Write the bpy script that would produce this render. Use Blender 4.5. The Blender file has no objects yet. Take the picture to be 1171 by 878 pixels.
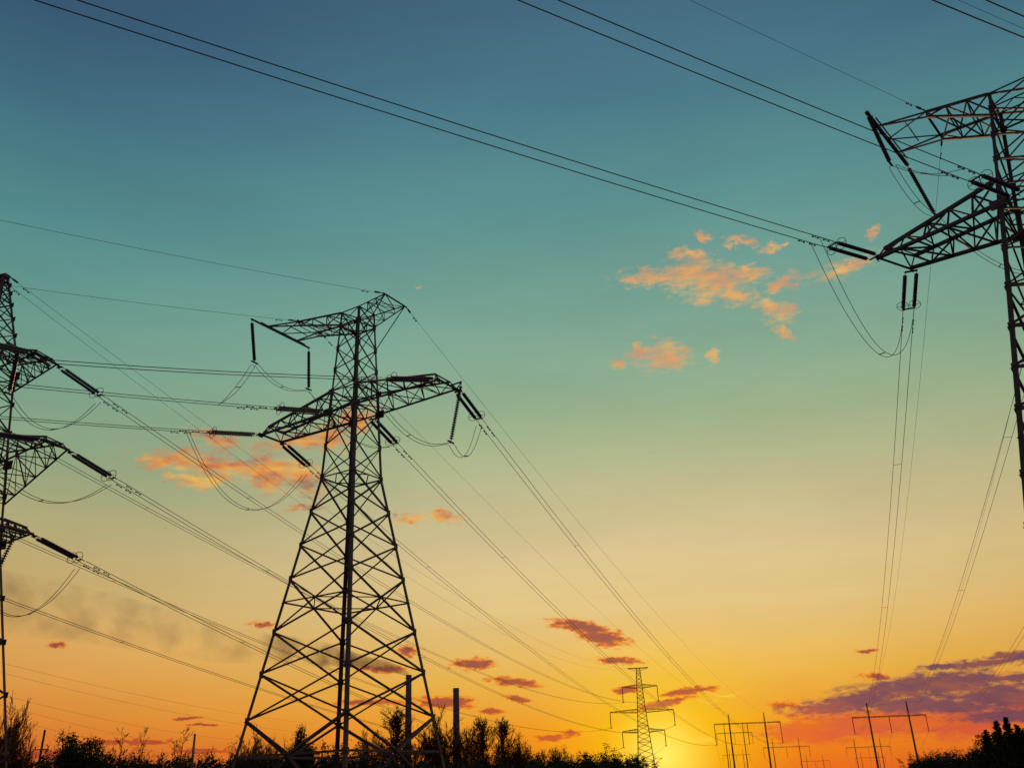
import bpy, bmesh, math, random
from mathutils import Vector, Matrix
random.seed(7)
PI = math.pi
scene = bpy.context.scene
C = scene.collection

# ------------------------------------------------------------------ camera
FPX, CX, CY, SW = 1025.0, 585.5, 439.0, 1171.0
PITCH, ROLL = math.radians(24.1), math.radians(2.2)
EYE = Vector((0, 0, 1.6))
FW = Vector((0, math.cos(PITCH), math.sin(PITCH)))
_rt = Vector((1, 0, 0)); _up = _rt.cross(FW)
RT = math.cos(ROLL) * _rt - math.sin(ROLL) * _up
UP = math.sin(ROLL) * _rt + math.cos(ROLL) * _up
cam_data = bpy.data.cameras.new('camera')
cam = bpy.data.objects.new('camera', cam_data); C.objects.link(cam)
m = Matrix((RT, UP, -FW)).transposed().to_4x4(); m.translation = EYE
cam.matrix_world = m
cam_data.sensor_width = 36.0
cam_data.lens = 36.0 * FPX / SW
cam_data.clip_start = 0.1; cam_data.clip_end = 20000
scene.camera = cam

def ray(x, y):
    return (FW + RT * ((x - CX) / FPX) - UP * ((y - CY) / FPX)).normalized()
def spot(x, y, Y):                       # where the sight line through a pixel reaches depth Y
    d = ray(x, y); return EYE + d * (Y / d.y)

# ------------------------------------------------------------------ light
SUN_EL, SUN_AZ = math.radians(1.2), math.radians(8.0)      # azimuth clockwise from +Y
sun_dir = Vector((math.sin(SUN_AZ) * math.cos(SUN_EL), math.cos(SUN_AZ) * math.cos(SUN_EL), math.sin(SUN_EL)))
sd = bpy.data.lights.new('sun', 'SUN'); sd.energy = 2.0; sd.angle = math.radians(0.6); sd.color = (1.0, 0.55, 0.25)
sun = bpy.data.objects.new('sun', sd); C.objects.link(sun)
sun.rotation_euler = sun_dir.to_track_quat('Z', 'Y').to_euler()
scene.view_settings.view_transform = 'Standard'
scene.view_settings.look = 'None'
scene.view_settings.exposure = 0.0
scene.view_settings.gamma = 1.0
scene.view_settings.use_curve_mapping = False

def lin(c):
    f = lambda v: v / 12.92 if v <= 0.04045 else ((v + 0.055) / 1.055) ** 2.4
    return tuple(f(v / 255.0) for v in c) + (1.0,)

world = bpy.data.worlds.new('World'); scene.world = world; world.use_nodes = True
wt = world.node_tree; wt.nodes.clear()
WN = wt.nodes; WL = wt.links
def nd(t, **k):
    n = WN.new(t)
    for a, v in k.items(): setattr(n, a, v)
    return n
def setin(n, i, v):
    if isinstance(v, bpy.types.NodeSocket): WL.new(v, n.inputs[i])
    else: n.inputs[i].default_value = v
def mth(op, a, b=None, c=None, clamp=False):
    n = nd('ShaderNodeMath', operation=op, use_clamp=clamp)
    setin(n, 0, a)
    if b is not None: setin(n, 1, b)
    if c is not None: setin(n, 2, c)
    return n.outputs[0]
def vmth(op, a, b=None):
    n = nd('ShaderNodeVectorMath', operation=op); setin(n, 0, a)
    if b is not None: setin(n, 1, b)
    return n
def maprange(v, a, b, c=0.0, d=1.0, kind='LINEAR'):
    n = nd('ShaderNodeMapRange', interpolation_type=kind)
    setin(n, 0, v)
    for i, x in enumerate((a, b, c, d)): n.inputs[i + 1].default_value = x
    return n.outputs[0]
def mixc(f, a, b, mode='MIX'):
    n = nd('ShaderNodeMix', data_type='RGBA', blend_type=mode)
    setin(n, 0, f); setin(n, 6, a); setin(n, 7, b)
    return n.outputs[2]
def ramp(v, stops, kind='EASE'):
    n = nd('ShaderNodeValToRGB'); n.color_ramp.interpolation = 'LINEAR'
    e = n.color_ramp.elements
    while len(e) > 1: e.remove(e[-1])
    e[0].position = stops[0][0]; e[0].color = stops[0][1]
    for p, c in stops[1:]:
        x = e.new(p); x.color = c
    setin(n, 0, v)
    return n.outputs[0]
def noise(vec, scale, detail=4, rough=0.55, out='Fac'):
    n = nd('ShaderNodeTexNoise'); setin(n, 'Vector', vec)
    n.inputs['Scale'].default_value = scale; n.inputs['Detail'].default_value = detail
    n.inputs['Roughness'].default_value = rough
    return n.outputs[out]

tc = nd('ShaderNodeTexCoord')
D = vmth('NORMALIZE', tc.outputs['Generated']).outputs[0]
sep = nd('ShaderNodeSeparateXYZ'); WL.new(D, sep.inputs[0])
el = mth('MULTIPLY', mth('ARCSINE', sep.outputs[2]), 180 / PI)
t_el = maprange(el, 0, 60)
def stops(lst): return [(e / 60.0, lin(c)) for e, c in lst]
SUNWARD = stops([(0, (222, 98, 30)), (1.5, (222, 118, 26)), (3, (227, 146, 32)), (5.7, (227, 176, 70)), (9.8, (225, 197, 132)),
                 (13, (214, 193, 142)), (16, (197, 187, 141)), (20.7, (162, 180, 139)), (24, (140, 173, 144)), (29, (117, 163, 147)),
                 (34.5, (94, 148, 146)), (41, (74, 122, 137)), (47, (66, 104, 126)), (56, (55, 84, 112))])
AWAY = stops([(0, (196, 76, 54)), (2, (210, 90, 50)), (4, (222, 130, 50)), (8, (218, 162, 84)), (11, (202, 170, 106)), (14.5, (178, 170, 120)),
              (18, (142, 164, 128)), (22, (124, 163, 139)), (27, (100, 152, 142)), (32, (81, 136, 139)), (38, (65, 110, 129)), (43, (56, 89, 117)), (56, (42, 64, 96))])
hz = vmth('DOT_PRODUCT', D, (math.sin(SUN_AZ), math.cos(SUN_AZ), 0)).outputs['Value']
hl = mth('MAXIMUM', mth('SQRT', mth('SUBTRACT', 1.0, mth('MULTIPLY', sep.outputs[2], sep.outputs[2]))), 0.02)
daz = mth('MULTIPLY', mth('ARCCOSINE', mth('MINIMUM', mth('DIVIDE', hz, hl), 0.99999)), 180 / PI)
f_away = maprange(daz, 6, 44, 0, 1, 'SMOOTHSTEP')
sky = mixc(f_away, ramp(t_el, SUNWARD), ramp(t_el, AWAY))
# very faint high veils
sv = nd('ShaderNodeMapping'); WL.new(D, sv.inputs[0]); sv.inputs['Scale'].default_value = (1, 1, 4); sv.inputs['Rotation'].default_value = (0.2, 0.35, 0)
veil = maprange(noise(sv.outputs[0], 3.5, 6, 0.6), 0.35, 0.7, 0.95, 1.05)
sky = mixc(1.0, sky, veil, 'MULTIPLY')
# glow round the sun
sang = mth('MULTIPLY', mth('ARCCOSINE', mth('MINIMUM', vmth('DOT_PRODUCT', D, tuple(sun_dir)).outputs['Value'], 0.999999)), 180 / PI)
g1 = mth('POWER', maprange(sang, 8.6, 0), 1.4)
sky = mixc(mth('MULTIPLY', g1, 0.95), sky, lin((236, 206, 0)))
g2 = mth('POWER', maprange(sang, 3.6, 0), 1.6)

# clouds: soft patches at infinity, broken up by noise
nvec = noise(D, 26.0, 5, 0.6, 'Color')
warp = vmth('MULTIPLY', vmth('SUBTRACT', nvec, (0.5, 0.5, 0.5)).outputs[0], (0.03, 0.03, 0.03)).outputs[0]
nv2 = noise(D, 110.0, 4, 0.6, 'Color')
warp2 = vmth('MULTIPLY', vmth('SUBTRACT', nv2, (0.5, 0.5, 0.5)).outputs[0], (0.02, 0.02, 0.02)).outputs[0]
DW = vmth('ADD', vmth('ADD', D, warp).outputs[0], warp2).outputs[0]
sq = nd('ShaderNodeMapping'); WL.new(D, sq.inputs[0]); sq.inputs['Scale'].default_value = (1, 1, 3.2)
DL = vmth('ADD', D, vmth('ADD', vmth('MULTIPLY', warp, (0.6, 0.6, 0.16)).outputs[0], vmth('MULTIPLY', warp2, (1.0, 1.0, 0.3)).outputs[0]).outputs[0]).outputs[0]
fine = noise(sq.outputs[0], 70.0, 6, 0.66)
fine_lo = noise(sq.outputs[0], 24.0, 3, 0.5)
CHAIN = [None]
def ellmask(lst, vec):
    acc = None
    for (px, py, rx, ry, rot) in lst:
        c = ray(px, py)
        a = math.radians(rot)
        u0 = (RT - c * RT.dot(c)).normalized(); v0 = c.cross(u0) * -1
        if v0.dot(UP) < 0: v0 = -v0
        u = (u0 * math.cos(a) + v0 * math.sin(a)); v = (-u0 * math.sin(a) + v0 * math.cos(a))
        w = u.cross(v)
        k = 1.0 / math.hypot(FPX, math.hypot(px - CX, py - CY))
        mp = nd('ShaderNodeMapping', vector_type='TEXTURE')
        if CHAIN[0] is None: WL.new(vec, mp.inputs[0])
        else:                            # evaluated one after the other, so the shader stack stays small
            ch = nd('ShaderNodeVectorMath', operation='MULTIPLY_ADD'); setin(ch, 0, CHAIN[0]); ch.inputs[1].default_value = (1e-9, 1e-9, 1e-9); setin(ch, 2, vec)
            WL.new(ch.outputs[0], mp.inputs[0])
        mp.inputs['Location'].default_value = c
        mp.inputs['Rotation'].default_value = Matrix((u, v, w)).transposed().to_euler('XYZ')
        mp.inputs['Scale'].default_value = (rx * k, ry * k, 0.5)
        L = vmth('LENGTH', mp.outputs[0]).outputs['Value']
        q = mth('SUBTRACT', 1.0, L)
        acc = q if acc is None else mth('MAXIMUM', acc, q)
        CHAIN[0] = acc
    return acc
def layer(sky, lst, ncut, lo, hi, colnode, amount=1.0, vec=None):
    mk = ellmask(lst, vec or DW)
    v = mth('ADD', mk, mth('MULTIPLY', mth('SUBTRACT', fine, 0.5), ncut))
    f = mth('MULTIPLY', maprange(v, lo, hi, 0, 1, 'SMOOTHSTEP'), amount)
    return mixc(f, sky, colnode), v
# high salmon puffs on the right
PUFFS = [(745,318,46,13,0),(790,313,46,22,6),(818,322,44,26,0),(850,312,34,13,0),(838,338,34,13,0),(806,334,22,15,0),(880,352,22,12,-35),(893,358,20,16,40),(893,322,30,10,28),
         (806,273,15,8,-20),(846,278,19,7,5),(879,283,15,8,0),(894,281,6,6,0),(967,303,42,13,18),(996,266,12,6,45),(762,406,34,20,10),(735,403,22,9,10),
         (706,414,15,9,10),(816,409,8,13,-10),(897,381,14,6,-20),(787,290,24,9,-10),(480,327,5,3,0)]
col_s = ramp(maprange(fine_lo, 0.3, 0.7), [(0, lin((204, 146, 116))), (0.45, lin((226, 160, 98))), (1, lin((232, 182, 104)))])
sky, _ = layer(sky, PUFFS, 2.4, -0.16, 1.15, col_s, 0.97)
# left orange streamers, dusky on top and bright beneath
STREAM = [(200,525,56,16,-3),(255,533,66,22,-5),(305,540,62,26,-8),(345,548,36,24,-5),(230,548,50,12,-8),(340,505,66,14,6),(405,482,38,16,30),(378,500,30,20,0),
          (345,580,30,6,14),(470,594,30,8,0),(510,592,26,7,-5),(250,500,34,9,-12)]
col_o = ramp(maprange(fine_lo, 0.32, 0.66), [(0, lin((150, 104, 84))), (0.35, lin((212, 116, 60))), (0.62, lin((232, 146, 58))), (1, lin((240, 182, 80)))])
sky, _ = layer(sky, STREAM, 2.2, -0.12, 1.05, col_o, 0.92)
# small smouldering clouds low over the horizon
LOW = [(665,717,44,8,-8),(690,729,36,10,-6),(706,755,30,5,-3),(540,759,26,8,4),(590,779,36,6,-4),(594,799,22,4,-8),(510,803,40,8,-2),(562,813,18,4,0),
       (628,843,24,5,4),(652,838,16,4,0),(718,789,18,5,0),(790,790,44,5,6),(760,804,40,5,12),(300,714,16,5,0),(66,737,11,4,0),(466,744,14,7,0),
       (440,765,28,5,-2),(420,803,50,4,0),(215,820,20,2,4),(232,828,26,2,0),(150,848,70,4,0),(235,858,50,4,0),
       (1002,773,20,5,0),(990,744,14,3,0),(900,805,20,4,0),(60,862,70,6,0)]
core, vlow = layer(sky, LOW, 2.0, -0.15, 0.4, lin((228, 134, 26)), 0.75, DL)
sky = core
f = maprange(vlow, 0.02, 0.5, 0, 1, 'SMOOTHSTEP')
coreshade = ramp(maprange(el, 1, 11), [(0, lin((186, 66, 44))), (0.45, lin((134, 58, 60))), (1, lin((128, 68, 76)))])
lowcol = mixc(maprange(vlow, 0.15, 0.7, 0, 1, 'SMOOTHSTEP'), lin((216, 92, 28)), coreshade)
sky = mixc(mth('MULTIPLY', f, 0.9), sky, lowcol)
# the long purple bank on the right with a red belly
BELLY = [(1000,826,150,22,4),(1100,824,130,24,4),(930,836,80,18,0),(960,806,80,10,10),(1160,815,110,22,0)]
sky, _ = layer(sky, BELLY, 1.4, 0.0, 0.6, ramp(maprange(fine_lo, 0.35, 0.65), [(0, lin((214, 92, 40))), (1, lin((204, 74, 58)))]), 0.9, DL)
BANK = [(985,800,92,13,8),(1060,784,110,17,4),(1100,775,70,12,2),(1150,796,110,20,0),(1060,806,120,13,0),(1130,757,64,6,6),(1165,748,52,6,8),(1078,762,30,4,4),(1165,818,90,10,0),(1165,775,60,6,0)]
sky, vb = layer(sky, BANK, 1.7, -0.08, 0.6, ramp(maprange(fine_lo, 0.32, 0.68), [(0, lin((122, 66, 82))), (0.5, lin((98, 58, 86))), (1, lin((136, 72, 76)))]), 0.97, DL)
SHINE = [(775,842,20,4,0),(800,846,26,4,4),(830,792,26,3,6),(815,802,20,3,0),(770,834,22,3,6),(755,861,36,18,0)]
sky, _ = layer(sky, SHINE, 0.8, 0.0, 1.3, lin((250, 226, 90)), 0.45)
sky = mixc(mth('MULTIPLY', g2, 0.9), sky, lin((255, 240, 110)))
# the sky behind the viewer is dark at dusk
back = maprange(sang, 48, 110, 1.0, 0.5, 'SMOOTHSTEP')
below = maprange(el, -3, -0.3, 0.05, 1.0)
sky = mixc(1.0, sky, mth('MULTIPLY', back, below), 'MULTIPLY')
nish = nd('ShaderNodeTexSky', sky_type='NISHITA'); nish.sun_disc = False
nish.sun_elevation = SUN_EL; nish.sun_rotation = SUN_AZ
nish.air_density = 1.0; nish.dust_density = 1.5
bg1 = nd('ShaderNodeBackground'); WL.new(sky, bg1.inputs[0]); bg1.inputs[1].default_value = 0.97
nmul = mixc(1.0, nish.outputs[0], (0.15, 0.15, 0.15, 1), 'MULTIPLY')
bg2 = nd('ShaderNodeBackground'); WL.new(nmul, bg2.inputs[0]); bg2.inputs[1].default_value = 0.05
addn = nd('ShaderNodeAddShader'); WL.new(bg1.outputs[0], addn.inputs[0]); WL.new(bg2.outputs[0], addn.inputs[1])
world.cycles.sampling_method = 'MANUAL'; world.cycles.sample_map_resolution = 256
wo = nd('ShaderNodeOutputWorld'); WL.new(addn.outputs[0], wo.inputs[0])

# ------------------------------------------------------------------ materials
def mat(name, c1, c2, rough=0.6, metal=0.0, scale=6.0, bump=0.0):
    m = bpy.data.materials.new(name); m.use_nodes = True
    t = m.node_tree; b = t.nodes['Principled BSDF']
    n = t.nodes.new('ShaderNodeTexNoise'); n.inputs['Scale'].default_value = scale; n.inputs['Detail'].default_value = 6
    tcn = t.nodes.new('ShaderNodeTexCoord'); t.links.new(tcn.outputs['Object'], n.inputs['Vector'])
    r = t.nodes.new('ShaderNodeValToRGB'); r.color_ramp.elements[0].position = 0.35; r.color_ramp.elements[1].position = 0.68
    r.color_ramp.elements[0].color = (*c1, 1); r.color_ramp.elements[1].color = (*c2, 1)
    t.links.new(n.outputs['Fac'], r.inputs[0]); t.links.new(r.outputs[0], b.inputs['Base Color'])
    b.inputs['Roughness'].default_value = rough; b.inputs['Metallic'].default_value = metal
    if bump:
        bn = t.nodes.new('ShaderNodeBump'); bn.inputs['Strength'].default_value = bump
        t.links.new(n.outputs['Fac'], bn.inputs['Height']); t.links.new(bn.outputs[0], b.inputs['Normal'])
    return m
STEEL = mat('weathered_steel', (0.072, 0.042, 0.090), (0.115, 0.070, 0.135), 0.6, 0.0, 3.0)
FARSTEEL = mat('glare_tinted_steel', (0.30, 0.20, 0.15), (0.42, 0.29, 0.22), 0.5, 0.4, 0.7)  # slim far tower only: warm glare of the sun put into the base colour
CABLE = mat('aluminium_cable', (0.07, 0.055, 0.10), (0.12, 0.095, 0.16), 0.85, 0.0, 2.0)
GLAZE = mat('glazed_insulator', (0.070, 0.045, 0.150), (0.110, 0.075, 0.230), 0.2, 0.0, 9.0)
CONCRETE = mat('aged_concrete', (0.18, 0.16, 0.14), (0.28, 0.25, 0.22), 0.85, 0.0, 1.2, 0.2)
STACK = mat('stained_concrete', (0.15, 0.09, 0.20), (0.23, 0.15, 0.29), 0.9, 0.0, 0.05, 0.1)
BARK = mat('bark', (0.045, 0.030, 0.022), (0.080, 0.055, 0.040), 0.95, 0.0, 4.0, 0.3)
PALEBARK = mat('birch_bark', (0.10, 0.07, 0.055), (0.20, 0.15, 0.12), 0.9, 0.0, 5.0, 0.2)
LEAF = mat('dark_foliage', (0.020, 0.026, 0.012), (0.045, 0.050, 0.020), 0.8, 0.0, 0.8)
NEEDLE = mat('conifer_needles', (0.014, 0.024, 0.014), (0.030, 0.042, 0.022), 0.8, 0.0, 0.8)
TWIG = mat('twigs_and_buds', (0.085, 0.034, 0.028), (0.140, 0.056, 0.040), 0.9, 0.0, 0.8)
WOOD = mat('old_wood_pole', (0.06, 0.045, 0.035), (0.11, 0.085, 0.065), 0.9, 0.0, 2.0)
SOIL = mat('dry_field', (0.045, 0.040, 0.020), (0.085, 0.070, 0.038), 0.95, 0.0, 0.06, 0.3)

# ------------------------------------------------------------------ helpers
class MB:
    def __init__(s): s.v = []; s.f = []
    def add(s, vs, fs):
        o = len(s.v); s.v += [tuple(v) for v in vs]; s.f += [tuple(i + o for i in f) for f in fs]
    def angle(s, p, q, w, t=None, ref=None):           # L-section steel angle from p to q
        p = Vector(p); q = Vector(q); d = q - p
        if d.length < 1e-4: return
        d.normalize(); ref = Vector(ref) if ref else (Vector((0, 0, 1)) if abs(d.z) < 0.9 else Vector((1, 0, 0)))
        u = (ref - d * ref.dot(d))
        if u.length < 1e-3: u = d.orthogonal()
        u.normalize(); v = d.cross(u)
        t = t or w * 0.16
        prof = [(0, 0), (w, 0), (w, t), (t, t), (t, w), (0, w)]
        vs = [b + u * (a - w * .3) + v * (c - w * .3) for b in (p, q) for a, c in prof]
        fs = [(i, (i + 1) % 6, 6 + (i + 1) % 6, 6 + i) for i in range(6)] + [(5, 4, 3, 2, 1, 0), (6, 7, 8, 9, 10, 11)]
        s.add(vs, fs)
    def bar(s, p, q, w, h=None):
        p = Vector(p); q = Vector(q); d = (q - p).normalized(); h = h or w
        u = Vector((0, 0, 1)) if abs(d.z) < 0.95 else Vector((1, 0, 0))
        u = (u - d * u.dot(d)).normalized(); v = d.cross(u)
        vs = [b + u * a * h / 2 + v * c * w / 2 for b in (p, q) for a, c in ((-1, -1), (1, -1), (1, 1), (-1, 1))]
        s.add(vs, [(0, 1, 5, 4), (1, 2, 6, 5), (2, 3, 7, 6), (3, 0, 4, 7), (3, 2, 1, 0), (4, 5, 6, 7)])
    def tube(s, pts, r, n=6, r2=None, cap=True):
        pts = [Vector(p) for p in pts]; N = len(pts); o = len(s.v)
        d0 = (pts[1] - pts[0]).normalized(); u = d0.orthogonal().normalized()
        for i, p in enumerate(pts):
            d = (pts[min(i + 1, N - 1)] - pts[max(i - 1, 0)]).normalized()
            u = (u - d * u.dot(d)).normalized(); v = d.cross(u)
            rr = r if r2 is None else r + (r2 - r) * i / (N - 1)
            if isinstance(r, (list, tuple)): rr = r[i]
            for k in range(n):
                a = 2 * PI * k / n; s.v.append(tuple(p + u * math.cos(a) * rr + v * math.sin(a) * rr))
        for i in range(N - 1):
            for k in range(n):
                k2 = (k + 1) % n
                s.f.append((o + i * n + k, o + i * n + k2, o + (i + 1) * n + k2, o + (i + 1) * n + k))
        if cap:
            s.f.append(tuple(o + k for k in reversed(range(n)))); s.f.append(tuple(o + (N - 1) * n + k for k in range(n)))
    def plate(s, c, u, v, su, sv, t=0.02):
        c = Vector(c); u = Vector(u).normalized(); v = Vector(v); v = (v - u * v.dot(u)).normalized(); w = u.cross(v)
        vs = [c + u * a * su / 2 + v * b * sv / 2 + w * e * t / 2 for e in (-1, 1) for a, b in ((-1, -1), (1, -1), (1, 1), (-1, 1))]
        s.add(vs, [(3, 2, 1, 0), (4, 5, 6, 7), (0, 1, 5, 4), (1, 2, 6, 5), (2, 3, 7, 6), (3, 0, 4, 7)])
    def build(s, name, mt, parent=None, smooth=False, origin=None):
        me = bpy.data.meshes.new(name)
        vs = s.v
        if origin is not None: vs = [(x - origin[0], y - origin[1], z - origin[2]) for x, y, z in vs]
        me.from_pydata(vs, [], s.f); me.materials.append(mt)
        if smooth: me.polygons.foreach_set('use_smooth', [True] * len(me.polygons))
        me.update()
        return link(name, me, parent, origin)
def link(name, me, parent=None, origin=None):
    o = bpy.data.objects.new(name, me); C.objects.link(o)
    if origin is not None: o.location = origin
    if parent is not None:
        o.parent = parent
    return o
def tag(o, label, cat, group=None):
    o['label'] = label; o['category'] = cat
    if group: o['group'] = group
    return o
def thing(name, label, cat, loc=(0, 0, 0), rotz=0.0, group=None):
    o = bpy.data.objects.new(name, None); C.objects.link(o); o.empty_display_size = 0.5
    o.location = loc; o.rotation_euler = (0, 0, rotz)
    return tag(o, label, cat, group)
def copy_tree(o, parent=None):
    c = o.copy(); C.objects.link(c); c.parent = parent
    for ch in [x for x in KIDS(o)]: copy_tree(ch, c)
    return c
def KIDS(o): return [x for x in C.objects if x.parent == o]

# ------------------------------------------------------------------ ground
def ground():
    mb = MB(); N = 60; S = 9000.0
    xs = [(-1 + 2 * i / N) for i in range(N + 1)]
    g = [math.copysign(abs(x) ** 2.2, x) * S for x in xs]
    for j in range(N + 1):
        for i in range(N + 1):
            x, y = g[i], g[j] + 300
            mb.v.append((x, y, -0.15 + 0.12 * math.sin(x * 0.05) * math.cos(y * 0.04)))
    for j in range(N):
        for i in range(N):
            a = j * (N + 1) + i; mb.f.append((a, a + 1, a + N + 2, a + N + 1))
    o = mb.build('ground', SOIL, None, True); o['kind'] = 'structure'
ground()

# ------------------------------------------------------------------ lattice towers
def lattice_face(mb, A0, A1, B0, B1, w, style='X'):
    if style == 'X':
        mb.angle(A0, B1, w); mb.angle(B0, A1, w)
    elif style == 'Z': mb.angle(A0, B1, w)
def node_plate(mb, p, axis, s=0.4):
    mb.plate(p, axis, (0, 0, 1), s, s * 1.1, 0.025)

def box_truss(mb, P, Q, n, wc, wb):
    # P, Q: four corners at root and at tip (order: near-bottom, far-bottom, far-top, near-top)
    ring = []
    for i in range(n + 1):
        t = i / n; ring.append([Vector(a).lerp(Vector(b), t) for a, b in zip(P, Q)])
    for k in range(4): mb.angle(ring[0][k], ring[-1][k], wc)
    for i in range(n + 1):
        for k in range(4):
            if (ring[i][k] - ring[i][(k + 1) % 4]).length > 0.25: mb.angle(ring[i][k], ring[i][(k + 1) % 4], wb)
    for i in range(n):
        for k in range(4):
            a, b = (k, (k + 1) % 4) if i % 2 == 0 else ((k + 1) % 4, k)
            mb.angle(ring[i][a], ring[i + 1][b], wb)

class Frame:
    def __init__(s, x, y, th): s.o = Vector((x, y, 0)); s.b = Vector((math.cos(th), math.sin(th), 0)); s.n = Vector((-s.b.y, s.b.x, 0))
    def w(s, b, n, z): return s.o + s.b * b + s.n * n + Vector((0, 0, z))

def anchor_tower(x, y, th, label, P):
    """single circuit tension tower: T. Local axes: X along crossarms, Y towards the far span."""
    root = thing('transmission_tower', label, 'power tower', (x, y, 0), th)
    K = P['k']; dz = P['dz']; zs = [0.0] + [z + dz for z in (4.1, 6.56, 9.84, 12.92, 17.0, 19.7, 22.5, 25.4, 28.2, 31.3, 33.25, 35.3, 37.4, 39.7, 41.0)]
    zk = 25.4 + dz; zt = 41.0 + dz
    slope = P['slope']
    def hw(z): return P['hwk'] + slope * (zk - z) if z < zk else P['hwt'] + (P['hwk'] - P['hwt']) * (zt - z) / (zt - zk)
    def cn(sx, sy, z): h = hw(z); return Vector((sx * h, sy * h, z))
    S4 = [(-1, -1), (1, -1), (1, 1), (-1, 1)]
    for sx, sy in S4:
        mb = MB()
        mb.angle(cn(sx, sy, 0), cn(sx, sy, zk), -0.25 * 1, 0.05, (sx, 0, 0)) if False else None
        def leg(z0, z1, w):
            p, q = cn(sx, sy, z0), cn(sx, sy, z1); d = (q - p).normalized()
            u = Vector((-sx, 0, 0)); v = Vector((0, -sy, 0)); t = 0.035
            prof = [(0, 0), (w, 0), (w, t), (t, t), (t, w), (0, w)]
            vs = [b + u * a + v * c for b in (p, q) for a, c in prof]
            mb.add(vs, [(i, (i + 1) % 6, 6 + (i + 1) % 6, 6 + i) for i in range(6)] + [(5, 4, 3, 2, 1, 0), (6, 7, 8, 9, 10, 11)])
        leg(0, zk, 0.25 * K); leg(zk, 33.25 + dz, 0.24 * K); leg(33.25 + dz, zt, 0.17 * K)
        # step bolts, splice plates and footing
        for z in zs[1:]:
            if z < zt - .5:
                c = cn(sx, sy, z)
                mb.plate(c + Vector((-sx * .14, sy * .015, 0)), (1, 0, 0), (0, 0, 1), .36, .5, .02)
                mb.plate(c + Vector((sx * .015, -sy * .14, 0)), (0, 1, 0), (0, 0, 1), .36, .5, .02)
        mb.bar(cn(sx, sy, -0.6) , cn(sx, sy, 0.35), 0.9)
        if (sx, sy) == (1, -1):
            z = 3.0
            while z < zt - 1:
                c = cn(sx, sy, z); mb.bar(c, c + Vector((0.16, 0, 0)), 0.025); z += 0.4
        mb.build('leg', STEEL, root)
    br = MB()
    for i in range(len(zs) - 1):
        z0, z1 = zs[i], zs[i + 1]
        w = (0.13 if z1 < zk + .1 else 0.09) * K
        for k in range(4):
            a, b = S4[k], S4[(k + 1) % 4]
            A0, A1, B0, B1 = cn(*a, z0), cn(*a, z1), cn(*b, z0), cn(*b, z1)
            if i == 0:
                M1 = A1.lerp(B1, 0.5)
                br.angle(A0, M1, 0.14); br.angle(B0, M1, 0.14); br.angle(A1, B1, 0.16)
            elif i == 1:
                M0 = A0.lerp(B0, 0.5)
                br.angle(A1, M0, 0.2); br.angle(B1, M0, 0.2)
            else:
                lattice_face(br, A0, A1, B0, B1, w)
        if i in (4, 8, 10, 11, 14, 15):
            c4 = [cn(*s, z0 + (2.25 if i == 4 else 0)) for s in S4]
            mids = [c4[k].lerp(c4[(k + 1) % 4], .5) for k in range(4)]
            for k in range(4):
                br.angle(c4[k], c4[(k + 1) % 4], 0.11); br.angle(mids[k], mids[(k + 1) % 4], 0.08)
    br.build('bracing', STEEL, root)
    # lower crossarms
    zb, zu = 31.3 + dz + P.get('up', 0), 33.25 + dz + P.get('up', 0)
    hb, hu = hw(zb), hw(zu)
    ab, tw = P['arm'], P['tw']
    for s in (-1, 1):
        mb = MB()
        Pr = [(s * hb, -hb, zb), (s * hb, hb, zb), (s * hu, hu, zu), (s * hu, -hu, zu)]
        Qt = [(s * ab, -tw, zb), (s * (ab - P.get('fb', 0)), tw, zb), (s * (ab - .5 - P.get('fb', 0)), tw * .8, zb + .7), (s * (ab - .5), -tw * .8, zb + .7)]
        box_truss(mb, Pr, Qt, 5, 0.18 * K, 0.085 * K)
        mb.angle((s * ab, -tw - .25, zb), (s * (ab - P.get('fb', 0)), tw + .25, zb), 0.2)
        mb.plate((s * ab, -tw - .1, zb - .05), (0, 1, 0), (0, 0, 1), .5, .4, .03)
        mb.plate((s * (ab - P.get('fb', 0)), tw + .1, zb - .05), (0, 1, 0), (0, 0, 1), .5, .4, .03)
        for q in (-1, 1):
            mb.plate((s * hb, q * (hb + .03), zb), (1, 0, 0), (0, 0, 1), 1.0, .7, .03)
            mb.plate((s * hu, q * (hu + .03), zu), (1, 0, 0), (0, 0, 1), .6, .4, .03)
        if s == 1:
            mb.angle((ab, 0.3, zb), (ab + 1.0, 0.5, zb + .15), 0.14)
            mb.angle((ab, tw, zb), (ab + 1.0, 0.5, zb + .15), 0.10)
        mb.build('crossarm', STEEL, root)
    # earth wire beam with the long jumper bar on its left end
    mb = MB(); zl = P['zl'] + dz; ht, hl = hw(zt), hw(zl)
    tb, tl = P['tb'], P['tl']
    box_truss(mb, [(-ht, -ht, zl), (-ht, ht, zl), (-ht, ht, zt), (-ht, -ht, zt)],
              [(-tb * .62, -ht * 1.25, zt + .15), (-tb * .62, ht * 1.25, zt + .15), (-tb * .62, ht * 1.25, zt + .6), (-tb * .62, -ht * 1.25, zt + .6)], 3, 0.13 * K, 0.07 * K)
    L1 = (-tb * .62, -ht * 1.25, zt + .6); L2 = (-tb * .62, ht * 1.25, zt + .6); L3 = (-tb * .62, -ht * 1.25, zt + .15); L4 = (-tb * .62, ht * 1.25, zt + .15)
    for q, Lt, Lb in ((-1, L1, L3), (1, L2, L4)):
        mb.angle(Lt, (-tb, q * tl * .5, zt + 1), 0.1); mb.angle(Lb, (-tb, q * tl * .5, zt + .98), 0.1)
        mb.angle(Lt, (-tb, 0, zt + 1.02), 0.07); mb.angle((-tb * .8, q * tl * .38, zt + .85), (-tb * .8, -q * 0.2, zt + .9), 0.06)
    mb.angle((-tb * .8, -tl * .38, zt + .85), (-tb * .8, tl * .38, zt + .85), 0.06)
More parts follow.
